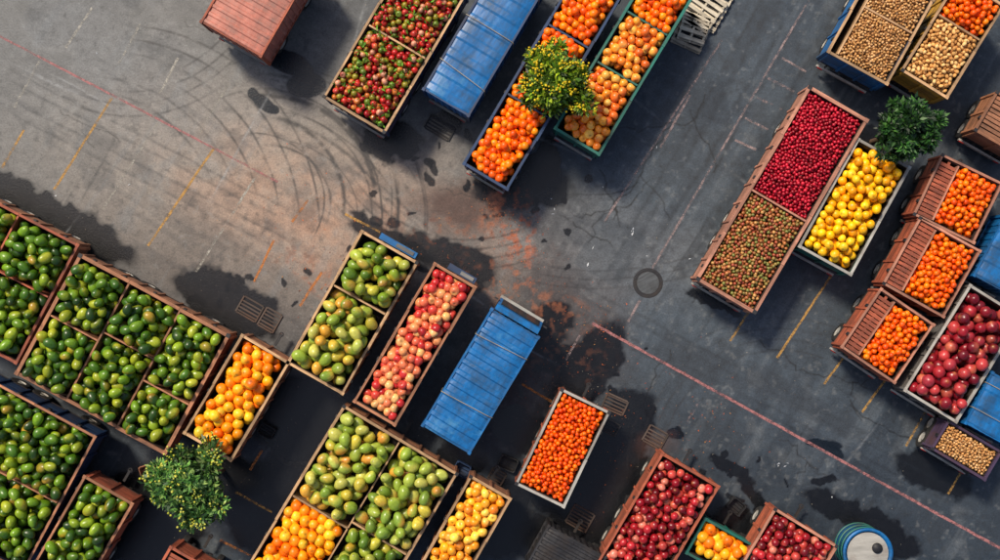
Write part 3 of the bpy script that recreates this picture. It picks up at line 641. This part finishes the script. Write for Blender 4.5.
for r,s,w in [(190,.5,2.2),(200,.5,1.2),(214,.5,2.0),(226,.4,1.2)]: tyre(225,300,r,-80,-25,w,s)
for i in range(6): tyre(80+i*7,230,140+i*13,-90,-15+i*4,1.5,0.6)
for i in range(4): tyre(130,-40,120+i*12,20,120,1.4,0.5)
for i in range(4): tyre(470,100,140+i*10,60,150,1.6,0.45)
for i in range(4): tyre(780,470,120+i*11,170,300,1.3,0.35)
for i in range(3): tyre(600,-60,330+i*9,60,110,1.3,0.35)
def streak(x0,y0,x1,y1,w,s,c=(28,32,38)):
    d=np.array([x1-x0,y1-y0],float);L=np.linalg.norm(d);d/=L
    u=(Uc-x0)*d[0]+(Vc-y0)*d[1]; v=-(Uc-x0)*d[1]+(Vc-y0)*d[0]+wx*0.12
    a=np.exp(-(v/w)**2)*ss(u/40)*ss((L-u)/40)*s*ss(n3*1.8-0.2); lay(np.clip(a,0,1),S(*c))
for o in (0,14,34,48,80,96): streak(790+o-20,-10,610+o-20,300,2.0+o%3,0.5)
for o in (0,10,26,36): streak(560,275+o,960,480+o,1.8,0.4)
for o in (0,12,30,44): streak(-10,60+o,300,215+o,1.6,0.45)
for o in (0,9): streak(330+o,150,500+o,300,1.8,0.45)
for i in range(46):
    x=RNG.uniform(0,1000);y=RNG.uniform(0,560);a=random.choice([-1.04,0.52])+RNG.normal(0,.15);l=RNG.uniform(40,160)
    streak(x,y,x+l*math.cos(a),y+l*math.sin(a),RNG.uniform(0.7,1.6),0.45,(28,32,36) if i%3 else (146,149,152))
def patch(x,y,w,l,ang,c,s):
    a=math.radians(ang); dx=Uc-x+fx*0.15;dy=Vc-y+fy*0.15; u=dx*math.cos(a)+dy*math.sin(a); v=-dx*math.sin(a)+dy*math.cos(a)
    m=ss((w/2-abs(u))/1.5+0.5)*ss((l/2-abs(v))/1.5+0.5); lay(m*s,S(*c))
patch(690,360,70,34,28,(40,46,54),0.5); patch(610,250,50,60,30,(54,62,70),0.4); patch(800,400,120,24,29,(44,50,58),0.4); patch(640,60,30,120,30,(44,50,58),0.4)
def crack(x,y,a,n,w,br=0.06):
    for i in range(n):
        l=RNG.uniform(4,9); b=a+RNG.normal(0,0.42); x2=x+l*math.cos(b); y2=y+l*math.sin(b)
        x0,x1_=min(x,x2)-6,max(x,x2)+6; y0_,y1_=min(y,y2)-6,max(y,y2)+6
        i0,i1=np.searchsorted(gx,[(x0-500)*M,(x1_-500)*M]); j0,j1=np.searchsorted(gy,[(280-y1_)*M,(280-y0_)*M])
        if i1>i0 and j1>j0:
            uu=U[j0:j1,i0:i1];vv=Vv[j0:j1,i0:i1]; dx,dy=x2-x,y2-y; t=np.clip(((uu-x)*dx+(vv-y)*dy)/(l*l),0,1)
            d=np.hypot(uu-x-t*dx,vv-y-t*dy); al=(np.exp(-(d/w)**2)*RNG.uniform(0.45,0.9))[...,None]
            C[j0:j1,i0:i1]=C[j0:j1,i0:i1]*(1-al)+np.array(S(14,14,16))*al
        x,y=x2,y2
        if RNG.random()<br and n>6: crack(x,y,a+random.choice([-1,1])*RNG.uniform(0.6,1.3),int(n*0.35),w*0.8,0.0)
for a in [(705,95,2.1,26,0.8),(560,215,0.7,12,.7),(690,110,1.2,12,.7),(650,180,2.2,14,.7),(760,340,0.5,22,.7),(60,110,0.5,12,.5),(440,190,0.2,10,.5),(850,400,0.6,12,.7),(640,40,2.1,12,.7),(670,350,2.0,12,.7),(180,20,0.6,12,.5),(720,230,1.9,12,.7),(600,170,1.2,10,.7),(780,440,0.7,14,.7)]: crack(*a)
V=np.stack([X,Y,np.zeros_like(X)],-1).reshape(-1,3)
ny,nx=X.shape; idx=np.arange(ny*nx).reshape(ny,nx)
Fq=np.stack([idx[:-1,:-1],idx[:-1,1:],idx[1:,1:],idx[1:,:-1]],-1).reshape(-1,4)
m,nt,b,out=newmat('asphalt')
ca_=attr(nt,'gcol').outputs['Color']; wt=attr(nt,'wet').outputs['Fac']; tc=nt.nodes.new('ShaderNodeTexCoord').outputs['Object']
nf=noise(nt,tc,14,3,0.8); nm=noise(nt,tc,3.0,4,0.75)
k=mmath(nt,'ADD',mmath(nt,'MULTIPLY',ramp(nt,nf,0.3,0.7),0.6),mmath(nt,'MULTIPLY',ramp(nt,nm,0.3,0.7),0.45)); k=mmath(nt,'ADD',k,0.48)
cc=nt.nodes.new('ShaderNodeCombineColor')
for i in range(3): nt.links.new(k,cc.inputs[i])
nt.links.new(mix(nt,1.0,ca_,cc.outputs[0],'MULTIPLY'),b.inputs['Base Color'])
r=nt.nodes.new('ShaderNodeMapRange'); r.inputs['To Min'].default_value=0.6; r.inputs['To Max'].default_value=0.15; nt.links.new(wt,r.inputs['Value']); nt.links.new(r.outputs[0],b.inputs['Roughness'])
bump(nt,b,nf,0.4,0.02)
np_mesh('asphalt_ground',V,Fq,[('gcol','FLOAT_COLOR',C.reshape(-1,3)),('wet','FLOAT',wet.ravel())],[m],False)
# ------------------------------------------------------------------ painted lines
def linemat(name,c,wear):
    m,nt,b,out=newmat(name); tc=nt.nodes.new('ShaderNodeTexCoord').outputs['Object']
    n=noise(nt,tc,5,4,0.8); n2=noise(nt,tc,0.5,2,0.6); b.inputs['Roughness'].default_value=0.8
    nt.links.new(mix(nt,ramp(nt,n,0.3,0.7),tuple(x*0.6 for x in c),c),b.inputs['Base Color'])
    f=ramp(nt,mmath(nt,'ADD',n,mmath(nt,'MULTIPLY',n2,0.6)),wear-0.12,wear+0.16)
    f=mmath(nt,'MULTIPLY',f,0.85)
    t=nt.nodes.new('ShaderNodeBsdfTransparent'); ms=nt.nodes.new('ShaderNodeMixShader'); nt.links.new(f,ms.inputs[0]); nt.links.new(t.outputs[0],ms.inputs[1]); nt.links.new(b.outputs[0],ms.inputs[2]); nt.links.new(ms.outputs[0],out.inputs[0])
    return m
LMt={'pink':linemat('worn_pink_paint',S(180,120,120),0.72),'faint':linemat('worn_faint_paint',S(160,140,140),0.80),'white':linemat('worn_white_paint',S(180,176,166),0.80),'yellow':linemat('worn_yellow_paint',S(196,150,80),0.72),'orange':linemat('worn_orange_paint',S(200,124,60),0.74)}
def pline(x0,y0,x1,y1,w,mat,name='painted_line'):
    a=P(x0,y0);b_=P(x1,y1);d=b_-a;L=np.linalg.norm(d);d/=L;n_=np.array([-d[1],d[0]]);k=max(2,int(L/0.3)); vs=[];fs=[]
    for i in range(k+1):
        p=a+d*L*i/k; o=random.uniform(-.008,.008); q=w*M/2*random.uniform(0.85,1.1)
        vs+= [(*(p+n_*(q+o)),0.004),(*(p-n_*(q-o)),0.004)]
    for i in range(k): fs.append((2*i,2*i+1,2*i+3,2*i+2))
    me=bpy.data.meshes.new(name); me.from_pydata(vs,[],fs); me.materials.append(LMt[mat]); o=bpy.data.objects.new(name,me); col.objects.link(o)
pline(-20,26,278,182,2.2,'pink'); pline(592,323,1040,570,2.8,'pink'); pline(812,-5,650,272,2.2,'faint')
pline(722,40,604,222,2.2,'faint')
for l in [(92,8,66,48,'white'),(140,24,118,66,'white'),(178,58,160,94,'white'),(112,98,54,190,'yellow'),(158,122,100,214,'white'),(230,82,200,132,'white'),(214,148,148,246,'yellow'),(256,176,196,272,'white'),(274,240,254,282,'orange'),(308,200,292,222,'orange'),(322,272,300,306,'orange'),(40,60,14,108,'white'),(24,130,2,168,'yellow'),
  (832,274,777,358,'yellow'),(750,310,730,341,'yellow'),(846,354,824,384,'yellow'),(888,376,862,412,'yellow'),(926,410,906,446,'yellow'),(962,470,948,494,'yellow'),
  (522,384,556,404,'orange'),(236,492,272,512,'yellow'),(250,470,262,450,'orange'),(345,214,380,232,'yellow'),(640,300,628,322,'faint'),(745,118,768,130,'faint'),(757,98,782,110,'faint'),(768,78,794,92,'faint'),(782,58,806,72,'faint'),(735,140,756,150,'faint'),
  (690,95,660,148,'faint'),(580,335,566,360,'faint'),(220,540,260,560,'orange'),(700,400,686,424,'faint')]:
    pline(l[0],l[1],l[2],l[3],2.4,l[4],'parking_bay_line')
# litter
def scatter(name,centres,n,size,pal,mat='matte'):
    p=[]
    for i in range(n):
        cx,cy,s=centres[i%len(centres)]; q=P(cx+RNG.normal(0,s),cy+RNG.normal(0,s)); p.append((q[0],q[1],0.03))
    p=np.array(p); V,F,C_=leaf_fan(p,RNG.uniform(size*0.4,size*1.2,n),pal[RNG.integers(0,len(pal),n)]); V[:,2]=0.012+np.abs(V[:,2]-0.03)*0.3
    np_mesh(name,V,F,[('fcol','FLOAT_COLOR',C_)],[FM[mat]],False)
scatter('fruit_debris',[(515,225,10),(500,205,14),(520,245,12),(530,290,22),(330,285,24),(540,350,24),(600,320,14),(700,430,24),(290,230,40),(450,250,40),(590,400,30),(600,440,30)],1200,0.042,cols((196,98,44),(150,70,36),(100,56,40),(166,116,66)))
scatter('gravel_and_leaf_litter',[(500,280,260),(250,200,120),(700,300,150),(760,430,90),(560,420,60),(230,460,50)],1800,0.03,cols((120,110,100),(60,56,52),(150,142,126),(90,74,54)))
scatter('paper_litter',[(633,232,2),(780,465,4),(742,452,60),(120,120,80),(690,250,70),(580,240,40)],34,0.09,cols((190,194,198),(170,176,184)))
# ------------------------------------------------------------------ light & camera
EL=50; AZ=-36.9
w=bpy.data.worlds.new('World'); scene.world=w; w.use_nodes=True; nt=w.node_tree
bg=nt.nodes.get('Background') or nt.nodes.new('ShaderNodeBackground')
sk=nt.nodes.new('ShaderNodeTexSky'); sk.sky_type='NISHITA'; sk.sun_disc=False; sk.sun_elevation=math.radians(EL); sk.sun_rotation=math.radians(AZ)
sk.air_density=1.0; sk.dust_density=3.0; sk.ozone_density=0.6
nt.links.new(sk.outputs[0],bg.inputs[0]); bg.inputs[1].default_value=0.12
sl=bpy.data.lights.new('sun','SUN'); sl.energy=4.0; sl.angle=math.radians(9); sl.color=(1.0,0.885,0.72)
so=bpy.data.objects.new('sun',sl); col.objects.link(so); so.rotation_euler=(math.radians(90-EL),0,math.radians(-143.1)); so.location=(-20,27,40)
cam=bpy.data.cameras.new('camera'); co=bpy.data.objects.new('camera',cam); col.objects.link(co)
co.location=(0,0,H); co.rotation_euler=(0,0,0); cam.sensor_width=36; cam.lens=36*H/(1000*M); cam.clip_end=2000; cam.clip_start=0.1
scene.camera=co
scene.view_settings.view_transform='Standard'; scene.view_settings.look='None'; scene.view_settings.exposure=0
